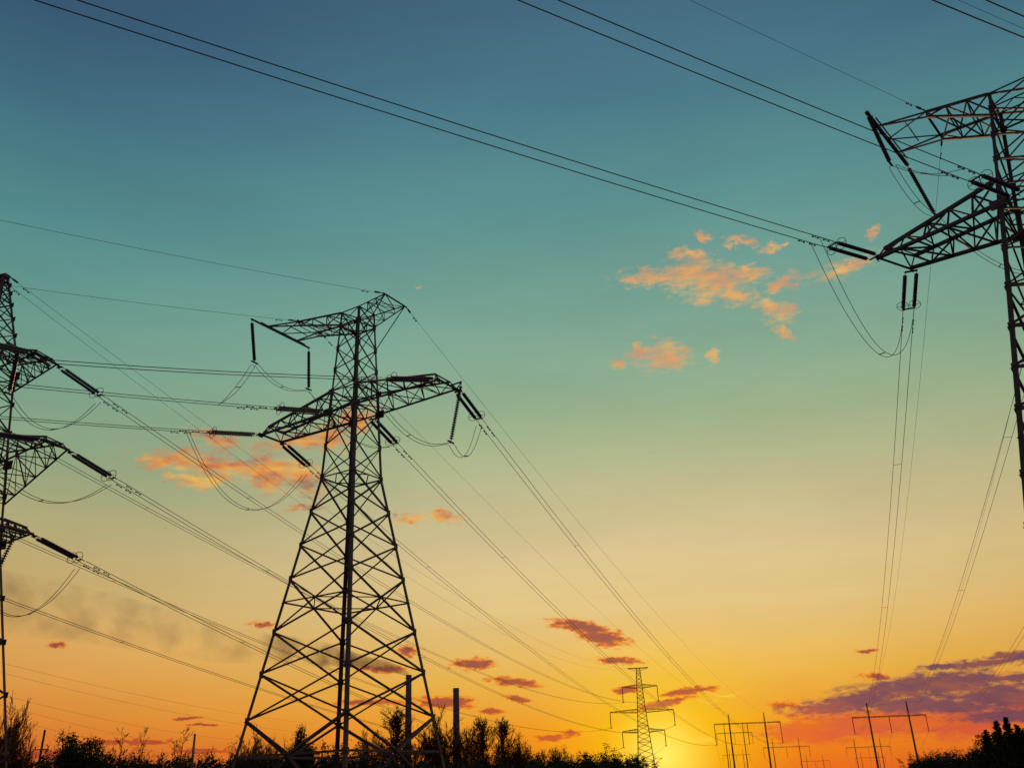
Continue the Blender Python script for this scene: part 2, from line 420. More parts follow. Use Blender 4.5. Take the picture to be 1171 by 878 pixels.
    ra = 4.3
    box_truss(mb, [(ht, -ht, zl), (ht, ht, zl), (ht, ht, zt), (ht, -ht, zt)],
              [(ra, -1.35, zt - .06), (ra, 1.35, zt - .06), (ra, 1.35, zt + .04), (ra, -1.35, zt + .04)], 3, 0.11, 0.06)
    mb.angle((hw(37.4 + dz), hw(37.4 + dz), 37.6 + dz), (ra, 1.35, zt), 0.1); mb.angle((hw(37.4 + dz), -hw(37.4 + dz), 37.6 + dz), (ra, -1.35, zt), 0.1)
    mb.angle((ra, -1.6, zt), (ra, 1.6, zt), 0.13)
    for k in (-1, 1):
        mb.plate((-tb * .62, k * ht * 1.3, zt + .55), (0, 1, 0), (0, 0, 1), .45, .35, .03)
        mb.angle((-ht, k * ht, zt), (ht, k * ht, zt), .12); mb.angle((k * ht, -ht, zt), (k * ht, ht, zt), .12)
    mb.build('earth_wire_beam', STEEL, root)
    mb = MB()
    bw = .15 if not P['spikes'] else .26
    mb.bar((-tb, -tl, zt + 1), (-tb, tl, zt + 1), bw, .13); mb.bar((-tb + .3, -tl * .75, zt + .95), (-tb + .3, tl * .75, zt + .95), 0.08, .08)
    if P['spikes']:
        for k in range(16):      # bird deterrent whiskers
            yy = -tl + 2 * tl * (k + .5) / 16
            for j in range(5):
                d = Vector((random.uniform(-.5, .5), random.uniform(-.5, .5), 1)).normalized() * random.uniform(.35, .6)
                p = Vector((-tb, yy, zt + 1.08)); mb.tube([p, p + d], 0.006, 3)
    mb.build('jumper_bar', STEEL, root)
    return Frame(x, y, th), P

# ------------------------------------------------------------------ insulators and conductors
def disc_string_mesh(n=24, pitch=0.17, R=0.165):
    mb = MB(); pts = []; rs = []
    z = 0.0; ns = 12
    prof = [(0, .03), (0.0, .03)]
    for i in range(n):
        z = i * pitch
        prof += [(z, .05), (z + .05, .06), (z + .07, R * .75), (z + .105, R), (z + .12, R * .96), (z + .115, .05)]
    prof.append((n * pitch, .03))
    for (zz, r) in prof:
        for k in range(ns): mb.v.append((r * math.cos(2 * PI * k / ns), r * math.sin(2 * PI * k / ns), zz))
    for i in range(len(prof) - 1):
        for k in range(ns):
            k2 = (k + 1) % ns; mb.f.append((i * ns + k, i * ns + k2, (i + 1) * ns + k2, (i + 1) * ns + k))
    me = bpy.data.meshes.new('disc_string'); me.from_pydata(mb.v, [], mb.f); me.materials.append(GLAZE); me.update()
    return me, n * pitch
DISC_TWIN, LTWIN = disc_string_mesh(25, 0.16, 0.15)
DISC_JUMP, LJUMP = disc_string_mesh(24, 0.15, 0.165)
def ring_mesh(R=0.42, r=0.022):
    mb = MB(); N = 22
    mb.tube([(R * math.cos(2 * PI * k / N), R * math.sin(2 * PI * k / N), 0) for k in range(N + 1)], r, 5, cap=False)
    mb.bar((-R, 0, 0), (R, 0, 0), 0.025)
    me = bpy.data.meshes.new('corona_ring'); me.from_pydata(mb.v, [], mb.f); me.materials.append(CABLE); me.update()
    return me
RING = ring_mesh()
GAP0, GAP1 = 0.75, 0.55
SEP = 0.27
def curve_pt(P0, P1, sag, t):
    p = P0.lerp(P1, t); p.z -= 4 * sag * t * (1 - t); return p
def side_of(P0, P1):
    d = (P1 - P0); d.z = 0; d.normalize(); return Vector((d.y, -d.x, 0))
def twin_string(P0, P1, sag, label, group, SEP=SEP):
    L = (P1 - P0).length
    tot = GAP0 + LTWIN + GAP1
    tE = tot / L
    Q = curve_pt(P0, P1, sag, tE); d = (Q - P0).normalized(); s = side_of(P0, P1)
    root = thing('insulator_string', label, 'insulator', P0, 0, group)
    rot = d.to_track_quat('Z', 'Y')
    hw = MB()
    hw.bar((0, 0, 0), d * .3, .06); hw.plate(d * .35, s, d, 2 * SEP + .12, .2, .03)
    for k in (-1, 1):
        hw.bar(d * .4 + s * k * SEP, d * GAP0 + s * k * SEP, .04)
    ln = MB(); ln.plate(d * (GAP0 + LTWIN + .2), s, d, 2 * SEP + .14, .16, .03)
    for k in (-1, 1): ln.bar(d * (GAP0 + LTWIN) + s * k * SEP, d * tot + s * k * SEP, .045)
    hw.build('tower_yoke', STEEL, root); ln.build('line_yoke', STEEL, root)
    for k in (-1, 1):
        o = link('disc_string', DISC_TWIN, root); o.scale = (.82, .82, .94) if SEP < .25 else (1, 1, 1); o.location = d * GAP0 + s * k * SEP; o.rotation_mode = 'QUATERNION'; o.rotation_quaternion = rot
        r = link('corona_ring', RING, root); r.location = d * (GAP0 + LTWIN - .25) + s * k * (SEP + .05); r.rotation_mode = 'QUATERNION'; r.rotation_quaternion = rot
    return P0 + d * tot, tE
def damper(mb, p, d):
    up = Vector((0, 0, -.13)); mb.bar(p, p + up, .04)
    mb.bar(p + up - d * .28, p + up + d * .28, .025)
    mb.bar(p + up - d * .32, p + up - d * .18, .08); mb.bar(p + up + d * .18, p + up + d * .32, .08)
def span_pair(P0, P1, sag, t0, label, group, r=0.024, N=90, spacers=6, near_damp=True, t1=1.0, SEP=SEP):
    s = side_of(P0, P1)
    root = thing('conductor_pair', label, 'power line', P0, 0, group)
    ts = [t0 + (t1 - t0) * (i / N) for i in range(N + 1)]
    for k in (-1, 1):
        mb = MB(); mb.tube([curve_pt(P0, P1, sag, t) + s * k * SEP - P0 for t in ts], r, 5)
        mb.build('conductor', CABLE, root, True)
    for i in range(spacers):
        t = t0 + (t1 - t0) * (i + .55) / spacers
        p = curve_pt(P0, P1, sag, t) - P0
        mb = MB(); mb.bar(p - s * SEP, p + s * SEP, .03); mb.build('spacer', CABLE, root)
    if near_damp:
        L = (P1 - P0).length
        for k in (-1, 1):
            for dd in (1.0, 2.1):
                t = t0 + (dd + .25 * k) / L
                p = curve_pt(P0, P1, sag, t); d = (curve_pt(P0, P1, sag, t + .001) - p).normalized()
                mb = MB(); damper(mb, p + s * k * SEP - P0, d); mb.build('vibration_damper', STEEL, root)
    return root
def earth_wire(P0, P1, sag, label, group, r=0.014, N=80, t1=1.0):
    root = thing('earth_wire', label, 'power line', P0, 0, group)
    mb = MB(); mb.tube([curve_pt(P0, P1, sag, t1 * i / N) - P0 for i in range(N + 1)], r, 5)
    mb.build('wire', CABLE, root, True)
    d = (curve_pt(P0, P1, sag, .002) - P0).normalized(); mb = MB()
    mb.bar((0, 0, 0), d * .45, .07); mb.bar(d * .45, d * .95, .12); mb.build('dead_end_clamp', STEEL, root)
    mb = MB(); damper(mb, d * 1.9, d); mb.build('vibration_damper', STEEL, root)
    return root
def jumper(segs, label, group=None, spread=None, r=0.022, ends=None):
    """segs: list of (point, point, sag)"""
    P0 = segs[0][0]
    root = thing('jumper_cable', label, 'power line', P0, 0, group)
    a, b = segs[0][0], segs[-1][1]
    for k in (-1, 1):
        pts = []
        T_ = 0; TT = 22 * len(segs)
        for (p, q, sg) in segs:
            s = side_of(p, q) * SEP * .85
            n = 22
            for i in range(n + (1 if (p, q, sg) is segs[-1] else 0)):
                t = i / n; so = s
                if ends:
                    e0 = ends[0] * (1 if ends[0].dot(side_of(segs[0][0], segs[0][1])) > 0 else -1); e1_ = ends[1] * (1 if ends[1].dot(side_of(segs[-1][0], segs[-1][1])) > 0 else -1)
                    g0 = max(0, 1 - T_ / 9); g1_ = max(0, 1 - (TT - T_) / 9); so = s.lerp(e0, g0).lerp(e1_, g1_)
                pts.append(curve_pt(p, q, sg, t) + so * k - P0); T_ += 1
        # smooth the joints
        for _ in range(2):
            pts = [pts[0]] + [(pts[i - 1] + pts[i] * 2 + pts[i + 1]) / 4 for i in range(1, len(pts) - 1)] + [pts[-1]]
        mb = MB(); mb.tube(pts, r, 5); mb.build('conductor', CABLE, root, True)
    for (p, q, sg) in segs:
        s = side_of(p, q); c = curve_pt(p, q, sg, .5) - P0
        mb = MB(); mb.bar(c - s * SEP * .85, c + s * SEP * .85, .05); mb.build('spacer', CABLE, root)
    return root
def hang_string(P0, Pb, label, group, yoke=None):
    root = thing('insulator_string', label, 'insulator', P0, 0, group)
    d = (Pb - P0); L = d.length; d.normalize(); sc = (L - .55) / LJUMP
    o = link('disc_string', DISC_JUMP, root); o.location = d * .3; o.scale = (1, 1, sc); o.rotation_mode = 'QUATERNION'; o.rotation_quaternion = d.to_track_quat('Z', 'Y')
    hl = MB(); hl.bar((0, 0, 0), d * .32, .05); hl.build('hanger_link', STEEL, root)
    mb = MB(); mb.bar(d * (L - .25), d * L, .06)
    yk = yoke or Vector((1, 0, 0)); mb.bar(d * L - yk * .38, d * L + yk * .38, .13, .09)
    mb.build('clamp_yoke', STEEL, root)
    return Pb

V = Vector
def endpt(P, az, L, dz=0): return P + V((math.sin(az) * L, math.cos(az) * L, dz))

# ---- portal (H frame) poles
def portal(cx, cy, zc, half, zt, rot, label, pole_half, mt_pole, string=5.2, tilt=0.0, sc=1.0, group='portal poles marching to the horizon', lean=0.0):
    root = thing('portal_pole', label, 'power pole', (cx, cy, 0), rot, group)
    for s in (-1, 1):
        mb = MB(); mb.tube([(s * pole_half, 0, -1), (s * pole_half, 0, zc + .4)], .40 * sc, 10, .28 * sc); mb.build('post', mt_pole, root, True)
        mb = MB(); x = s * pole_half
        for a, b in ((-1, -1), (1, -1), (1, 1), (-1, 1)):
            mb.angle((x + a * .22 * sc, b * .22 * sc, zc), (x + a * .1 * sc, b * .1 * sc, zt), .09 * sc)
        nn = 6
        for i in range(nn):
            za, zb_ = zc + (zt - zc) * i / nn, zc + (zt - zc) * (i + 1) / nn
            w1 = .22 - .12 * i / nn; w2 = .22 - .12 * (i + 1) / nn
            g = 1 if i % 2 else -1
            for b in (-1, 1):
                mb.angle((x - g * w1 * sc, b * w1 * sc, za), (x + g * w2 * sc, b * w2 * sc, zb_), .06 * sc)
                mb.angle((x + b * w1 * sc, -g * w1 * sc, za), (x + b * w2 * sc, g * w2 * sc, zb_), .06 * sc)
        mb.build('earth_wire_peak', STEEL, root)
    mb = MB()
    box_truss(mb, [(-half, -.25, zc), (-half, .25, zc), (-half, .25, zc + .35), (-half, -.25, zc + .35)],
              [(half, -.25, zc), (half, .25, zc), (half, .25, zc + .35), (half, -.25, zc + .35)], int(half * 1.2), .12 * sc, .07 * sc)
    mb.build('crossarm', STEEL, root)
    ends = []
    for x in (-half + .1, 0, half - .1):
        mb = MB(); mb.tube([(x, 0, zc), (x, 0, zc - string)], .13 * sc, 8); mb.bar((x - .5 * sc, 0, zc - string), (x + .5 * sc, 0, zc - string), .12 * sc)
        mb.build('suspension_insulator', GLAZE, root)
        c, s_ = math.cos(rot), math.sin(rot)
        ends.append(V((cx + x * c, cy + x * s_, zc - string)))
    c, s_ = math.cos(rot), math.sin(rot)
    tops = [V((cx + x * c, cy + x * s_, zt)) for x in (-pole_half, pole_half)]
    return ends, tops

# ------------------------------------------------------------------ the two anchor towers
PM = dict(k=1.0, dz=0.0, slope=(4.94 - 1.8) / (25.39 - 6.45), hwk=1.8, hwt=1.06, arm=10.0, tw=1.2, tb=9.8, tl=3.8, spikes=False, zl=39.75)
PR = dict(dz=4.0, slope=0.14, hwk=3.47, hwt=1.4, arm=11.1, tw=1.6, k=1.3, up=.3, fb=1.3, tb=8.8, tl=4.3, spikes=True, zl=39.1)
FM, _ = anchor_tower(-13.68, 71.3, math.radians(-31.8), 'large dark lattice power tower left of centre, its four splayed legs all in view', PM)
FR, _ = anchor_tower(36.4, 50.2, math.radians(-40.4), 'dark lattice power tower cut off by the right edge of the photo', PR)

# far portals first: their clamps receive the spans
e1, t1 = portal(125.1, 330, 18.6, 12.6, 23.4, math.radians(-1.5), 'tall twin post portal pole right of centre near the dark conifers', 6.8, CONCRETE, 5.0)
e2, t2 = portal(87.8, 380, 20.7, 13.1, 24.6, math.radians(-1.0), 'twin post portal pole just right of the sunset glow, beside the slim far tower', 7.0, CONCRETE, 7.4)

GM = 'line of the central tower'; GR = 'line of the right hand tower'; GL = 'line of the left edge tower'
GI = 'twin tension insulator strings'; GJ = 'hanging jumper insulators'
def dress(F, P, azn, Ln, sags_n, sagew_n, ends, tops, sags_f, sagew_f, words, mid, ab2):
    dz = P['dz']; zb = 31.3 + dz + P.get('up', 0); zt = 41.0 + dz; ab = P['arm']; tw = P['tw']
    hb = P['hwt'] + (P['hwk'] - P['hwt']) * (41 - 31.3) / (41 - 25.4)
    att_n = [F.w(-ab, -tw, zb), F.w(mid[0], -hb, zb), F.w(ab, -tw, zb)]
    att_f = [F.w(-ab + P.get('fb', 0), tw, zb), F.w(mid[1], hb, zb), F.w(ab, tw, zb)]
    pos = ['left crossarm tip', 'tower body', 'right crossarm tip']
    En, Ef = [], []; sn, sf = [], []; SP = .27 if dz == 0 else .40
    for i in range(3):
        P1 = endpt(att_n[i], azn, Ln)
        e, t0 = twin_string(att_n[i], P1, sags_n[i], f'near side twin insulators at the {pos[i]} of the {words}', GI, SEP=.27 if dz == 0 else .36)
        span_pair(att_n[i], P1, sags_n[i], t0, f'wire pair running up and left from {pos[i]} of the {words}', GM if words.startswith('central') else GR, r=0.026 if dz == 0 else 0.030, spacers=2, SEP=.27 if dz == 0 else .40)
        L_ = (P1 - att_n[i]).length
        sn.append(side_of(att_n[i], P1) * SP); sf.append(side_of(att_f[i], ends[i]) * SP)
        En.append(curve_pt(att_n[i], P1, sags_n[i], t0 + (4.2 if i == 1 and dz == 0 else 1.4) / L_))
        e, t0 = twin_string(att_f[i], ends[i], sags_f[i], f'far side twin insulators slanting down from {pos[i]} of the {words}', GI, SEP=SP)
        span_pair(att_f[i], ends[i], sags_f[i], t0, f'wire pair descending to a far portal from {pos[i]} of the {words}', GM if words.startswith('central') else GR, SEP=SP)
        Ef.append(e)
    tb, tl = P['tb'], P['tl']; ht = P['hwt']
    ewn = [F.w(-tb * .62, -ht * 1.4, zt + .6), F.w(4.3, -1.5, zt)]
    ewf = [F.w(-tb * .62, ht * 1.4, zt + .6), F.w(4.3, 1.5, zt)]
    for i, sd_ in enumerate(('left', 'right')):
        earth_wire(ewn[i], endpt(ewn[i], azn, Ln), sagew_n[i], f'thin earth wire running left from the top beam, {sd_} side, {words}', GM if words.startswith('central') else GR)
        earth_wire(ewf[i], tops[i], sagew_f[i], f'thin earth wire descending to a portal, top beam {sd_} side, {words}', GM if words.startswith('central') else GR)
    # hanging strings
    b = F.b; n = F.n; hs = P['hang']
    D0 = F.w(-tb, -tl + .1, zt + .9); E0 = F.w(-tb, tl - .1, zt + .9)
    Db = D0 + b * hs[0] + V((0, 0, -hs[1])); Eb = E0 + b * hs[2] + V((0, 0, -hs[3]))
    hang_string(D0, Db, f'insulator hanging from the near end of top bar of {words}', GJ, n)
    hang_string(E0, Eb, f'insulator hanging from the far end of top bar of {words}', GJ, n)
    B0 = F.w(ab + 1.0, .5, zb + .1); Bb = B0 - b * .9 + V((0, 0, -P['hb'])) - n * .3
    hang_string(B0, Bb, f'single insulator hanging from the right crossarm tip of the {words}', GJ, n)
    jumper([(En[0], Ef[0], P['js'])], f'drooping jumper loop under the left crossarm tip of the {words}', ends=(sn[0], sf[0]))
    jumper([(En[1], Db, .5), (Db, Eb, 1.1), (Eb, Ef[1], 2.2)], f'long jumper loop round the left side of the {words}', ends=(sn[1], sf[1]))
    jumper([(En[2], Bb, 2.0), (Bb, Ef[2], 2.2)], f'jumper loop under the right crossarm tip of the {words}', ends=(sn[2], sf[2]))
PM.update(hang=(.9, 4.6, .35, 4.5), hb=5.0, js=5.6)
PR.update(hang=(.7, 4.9, 1.0, 5.2), hb=5.0, js=6.2)
dress(FM, PM, math.radians(-130), 200, [8.1, 8.4, 12.6], [10.3, 8.6], e2, t2, [7.6, 8.2, 8.6], [4.2, 5.4], 'central tower', (-1.5, .5), 1)
dress(FR, PR, math.radians(-122), 220, [4.1, 4.6, 15.4], [3.0, 11.6], e1, t1, [8.2, 6.6, 8.0], [8.0, 8.0], 'right edge tower', (-1.3, .3), 1)

# ------------------------------------------------------------------ double circuit tower on the left edge
def body_tower(root, prof, zs, wl, wb, mt, plates=True, steps=False):
    """prof: list of (z, half width); square lattice body"""
    def hw(z):
        for (z0, h0), (z1, h1) in zip(prof[:-1], prof[1:]):
            if z <= z1: return h0 + (h1 - h0) * (z - z0) / (z1 - z0)
        return prof[-1][1]
    S4 = [(-1, -1), (1, -1), (1, 1), (-1, 1)]
    cn = lambda s, z: V((s[0] * hw(z), s[1] * hw(z), z))
    for s in S4:
        mb = MB()
        for (z0, _), (z1, _) in zip(prof[:-1], prof[1:]):
            p, q = cn(s, z0), cn(s, z1); w = wl; t = wl * .16
            u = V((-s[0], 0, 0)); v = V((0, -s[1], 0))
            pr = [(0, 0), (w, 0), (w, t), (t, t), (t, w), (0, w)]
            mb.add([b_ + u * a + v * c for b_ in (p, q) for a, c in pr], [(i, (i + 1) % 6, 6 + (i + 1) % 6, 6 + i) for i in range(6)] + [(5, 4, 3, 2, 1, 0), (6, 7, 8, 9, 10, 11)])
        mb.build('leg', mt, root)
    br = MB()
    for i in range(len(zs) - 1):
        for k in range(4):
            a, b = S4[k], S4[(k + 1) % 4]
            lattice_face(br, cn(a, zs[i]), cn(a, zs[i + 1]), cn(b, zs[i]), cn(b, zs[i + 1]), wb)
            if i % 3 == 0: br.angle(cn(a, zs[i]), cn(b, zs[i]), wb)
            if plates: br.plate(cn(a, zs[i]) , (1, 0, 0), (0, 0, 1), wl * 1.6, wl * 2, .02)
    br.build('bracing', mt, root)
    return hw
thL = math.radians(-15.3)
FL = Frame(-40.6, 61.7, thL)
tl_root = thing('transmission_tower', 'lattice power tower with three stacked crossarms, half cut off by the left edge', 'power tower', (-40.6, 61.7, 0), thL)
hwL = body_tower(tl_root, [(-.5, 5.2), (6, 4.4), (18.5, 2.6), (27, 1.95), (33.8, 1.5), (40.3, .32)],
                 [0, 4.5, 8.5, 12, 15, 17.6, 19.9, 22.4, 24.9, 27.3, 29.6, 31.7, 33.8, 35.4, 36.8, 38, 39, 39.7, 40.3], .2, .09, STEEL)
mb = MB(); mb.bar((-.45, 0, 40.35), (.45, 0, 40.35), .5, .3); mb.build('peak_cap', STEEL, tl_root)
LA = {}
for (z, ln, dep, nm) in ((32.0, 6.0, 0.9, 'top'), (24.8, 8.4, 1.0, 'middle'), (18.8, 6.6, 1.9, 'bottom')):
    for s in (-1, 1):
        mb = MB(); h0, h1 = hwL(z), hwL(z + dep)
        root_z = {'top': z - 1.3, 'middle': z - 3.0, 'bottom': z}[nm]
        hr = hwL(root_z)
        box_truss(mb, [(s * hr, -hr, root_z), (s * hr, hr, root_z), (s * h1, h1, z + dep), (s * h1, -h1, z + dep)],
                  [(s * ln, -1.0, z), (s * ln, 1.0, z), (s * (ln - .3), .8, z + .4), (s * (ln - .3), -.8, z + .4)], 6, .15, .07)
        mb.angle((s * ln, -1.3, z), (s * ln, 1.3, z), .2)
        mb.build('crossarm', STEEL, tl_root)
        if nm != 'middle':
            mb = MB(); mb.bar((s * (ln - 1.2), -2.6, z + .35), (s * (ln - 1.2), 1.6, z + .35), .14); mb.build('jumper_bar', STEEL, tl_root)
    mb = MB()
    for q in (-1, 1):
        for s in (-1, 1): mb.plate((s * hwL(z), q * (hwL(z) + .03), z), (1, 0, 0), (0, 0, 1), .8, .7, .03)
    mb.build('joint_plate', STEEL, tl_root)

# ---- slim suspension tower near the sun
cx, cy = spot(736, 838, 380).x, 380.0
thS = math.radians(-8)
ts_root = thing('transmission_tower', 'distant slim lattice tower standing in front of the setting sun', 'power tower', (cx, cy, 0), thS)
FS = Frame(cx, cy, thS)
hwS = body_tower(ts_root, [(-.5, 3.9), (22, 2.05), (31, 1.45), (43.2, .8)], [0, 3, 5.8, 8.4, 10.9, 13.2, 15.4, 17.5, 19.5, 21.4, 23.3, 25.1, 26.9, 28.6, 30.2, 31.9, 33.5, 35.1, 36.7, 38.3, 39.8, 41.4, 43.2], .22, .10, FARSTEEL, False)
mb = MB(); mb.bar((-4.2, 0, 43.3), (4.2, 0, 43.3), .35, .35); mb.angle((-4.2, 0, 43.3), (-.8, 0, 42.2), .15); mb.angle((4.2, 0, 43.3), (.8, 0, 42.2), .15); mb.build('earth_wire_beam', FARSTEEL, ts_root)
SL = []
for (z, ln) in ((35.6, 7.0), (26.3, 12.6), (18.9, 8.3)):
    for s in (-1, 1):
        mb = MB(); h = hwS(z)
        box_truss(mb, [(s * h, -h, z), (s * h, h, z), (s * h, h, z + 1.3), (s * h, -h, z + 1.3)], [(s * ln, -.2, z + .5), (s * ln, .2, z + .5), (s * ln, .2, z + .7), (s * ln, -.2, z + .7)], 6, .14, .08)
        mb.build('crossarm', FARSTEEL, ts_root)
        mb = MB(); mb.tube([(s * ln, 0, z + .5), (s * ln, 0, z - 5.2)], .15, 8); mb.bar((s * ln - .5, 0, z - 5.2), (s * ln + .5, 0, z - 5.2), .2); mb.build('suspension_insulator', GLAZE, ts_root)
        SL.append(FS.w(s * ln, 0, z - 5.2))
EWS = [FS.w(-4.2, 0, 43.3), FS.w(4.2, 0, 43.3)]

# ---- strings, wires and loops of the left tower
levels = [(32.0, 6.0, 'top'), (24.8, 8.4, 'middle'), (18.8, 6.6, 'bottom')]
sagsL = {('top', 1): 8.3, ('middle', 1): 9.3, ('bottom', 1): 11, ('top', -1): 7.5, ('middle', -1): 7.5, ('bottom', -1): 7.8}
azL = math.radians(-150)
for i, (z, ln, nm) in enumerate(levels):
    for s in (-1, 1):
        sw = 'right' if s > 0 else 'left'
        A = FL.w(s * ln, 1.0, z - .05); T = SL[i * 2 + (1 if s > 0 else 0)]
        e, t0 = twin_string(A, T, sagsL[(nm, s)], f'twin insulators sloping right from the {nm} {sw} crossarm, left edge tower', GI, SEP=.2)
        span_pair(A, T, sagsL[(nm, s)], t0, f'wire pair to the slim far tower, {nm} {sw} crossarm, left edge tower', GL, N=110, spacers=8)
        A2 = FL.w(s * ln, -1.0, z - .05); P1 = endpt(A2, azL, 220)
        e2_, t0 = twin_string(A2, P1, 9, f'near side twin insulators of the {nm} {sw} crossarm, left edge tower', GI)
        span_pair(A2, P1, 9, t0, f'wire pair leaving the photo leftwards, {nm} {sw} crossarm, left edge tower', GL, spacers=4)
        ee = (side_of(A2, P1) * SEP, side_of(A, T) * SEP)
        if nm == 'middle':
            jumper([(e2_, e, 3.2)], f'shallow jumper loop under the {nm} {sw} crossarm of the left edge tower', ends=ee)
        else:
            H0 = FL.w(s * (ln - 1.2) , -1.6 if nm == 'top' else .9, z + .3)
            Hb = H0 + (V((0, 0, -3.6)) if nm == 'top' else V((-1.1, -.4, -4.6)))
            hang_string(H0, Hb, f'single insulator hanging under the {nm} {sw} crossarm of the left edge tower', GJ, FL.n)
            jumper([(e2_, Hb, 1.2), (Hb, e, 2.8 if nm == 'top' else 2.5)], f'jumper loop under the {nm} {sw} crossarm of the left edge tower', ends=ee)
for k, (s, sg) in enumerate(((-1, 9.5), (1, 9.5))):
    sw = 'left' if s < 0 else 'right'
    A = FL.w(s * .45, .1, 40.4)
    earth_wire(A, EWS[k], sg, f'earth wire from left edge tower peak to {sw} end of the slim far tower top', GL, N=110)
earth_wire(FL.w(0, -.3, 40.4), endpt(FL.w(0, -.3, 40.4), azL, 220), 7, 'thin earth wire leaving the peak of the left edge tower past the left edge', GL)

# ---- more portals into the distance and the single lines between the poles
far = [('paler', 992.5, 854, 610, 13.8, 8.0, 18.3, 4.2, 'smaller portal pole seen between the posts of the tall right portal'),
       ('x', 995, 866, 900, 13.5, 8.0, 17.0, 5.0, 'tiny portal pole farthest behind the tall right portal'),
       ('x', 839.5, 838, 520, 9.6, 5.0, 29.0, 5.5, 'pale portal pole directly behind the left posts near the sun glow'),
       ('x', 842, 863, 860, 12.0, 6.0, 22.0, 5.0, 'tiny low portal pole between the near portal posts by the sun glow'),
       ('x', 899, 854, 560, 13.2, 7.5, 20.0, 5.2, 'thin portal pole with wide crossarm in the middle distance left of the tall right portal'),
       ('x', 932, 870, 900, 13.5, 7.5, 18.5, 5.0, 'tiny portal pole low on the horizon between the two large portals')]
FE = []
for (_, px, py, Y, half, ph, zt_, st, lab) in far:
    p = spot(px, py, Y)
    FE.append(portal(p.x, Y, p.z, half, p.z + 5.0, math.radians(-2), lab, ph, CONCRETE, st, sc=.75))
def thin_span(A, B, sag, label, group='thin lines between far portals', r=.03):
    root = MB(); root.tube([curve_pt(A, B, sag, i / 40) - A for i in range(41)], r, 4)
    o = root.build('distant_wire', CABLE, None, True, None); o.location = A; tag(o, label, 'power line', group); return o
nmp = ['left', 'middle', 'right']
for i in range(3):
    thin_span(e1[i], FE[0][0][i], 7, f'thin wire beyond the tall right portal, from its {nmp[i]} insulator')
    thin_span(FE[0][0][i], FE[1][0][i], 7, f'thin wire beyond the smaller portal behind the tall right one, {nmp[i]} insulator')
    thin_span(e2[i], FE[3][0][i], 9, f'thin wire beyond the portal beside the sun glow, from its {nmp[i]} insulator')
    thin_span(FE[4][0][i], FE[5][0][i], 7, f'thin wire beyond the mid distance portal, from its {nmp[i]} insulator')
# line passing low behind the left edge
lowp = [((8, 757), (290, 816), 'upper'), ((8, 768), (290, 828), 'second'), ((8, 793), (215, 836), 'third'), ((8, 804), (215, 852), 'fourth'), ((8, 818), (215, 862), 'lowest')]
for (a, b, w_) in lowp:
    A = spot(a[0] - 40, a[1] - 8, 190); B = spot(b[0] + 60, b[1] + 10, 330)
    thin_span(A, B, 1.5, f'faint low wire crossing behind the left tower, {w_} of the five', 'faint wires low on the left', .022)

# ------------------------------------------------------------------ chimneys and smoke
def chimney(px, ptop, Y, r0, r1, label):
    p = spot(px, ptop, Y); H = p.z
    root = thing('chimney', label, 'chimney', (p.x, Y, 0), 0, 'power station chimneys')
    mb = MB(); mb.tube([(0, 0, -1)] + [(0, 0, H * k / 8) for k in range(1, 9)], [r0 + (r1 - r0) * k / 8 for k in range(9)], 32, cap=True)
    mb.build('shaft', STACK, root, True)
    mb = MB()
    for z in (H * .55, H * .78, H - 3.5):
        rr = r1 + (r0 - r1) * (1 - z / H) + .9
        N = 28
        for k in range(N):
            a, b = 2 * PI * k / N, 2 * PI * (k + 1) / N
            mb.bar((rr * math.cos(a), rr * math.sin(a), z), (rr * math.cos(b), rr * math.sin(b), z), .5, .25)
            mb.bar((rr * math.cos(a), rr * math.sin(a), z + 1.1), (rr * math.cos(b), rr * math.sin(b), z + 1.1), .1, .1)
    mb.build('gallery', STEEL, root)
    mb = MB(); mb.tube([(0, 0, H - .2), (0, 0, H + .6)], r1 + .35, 32); mb.build('rim', STEEL, root)
    return p
pc1 = chimney(467.5, 772, 1150, 4.6, 3.4, 'tall dark chimney seen through the legs of the central tower, trailing smoke')
chimney(521.5, 787, 1250, 5.0, 3.9, 'dark chimney without smoke just right of the central tower')

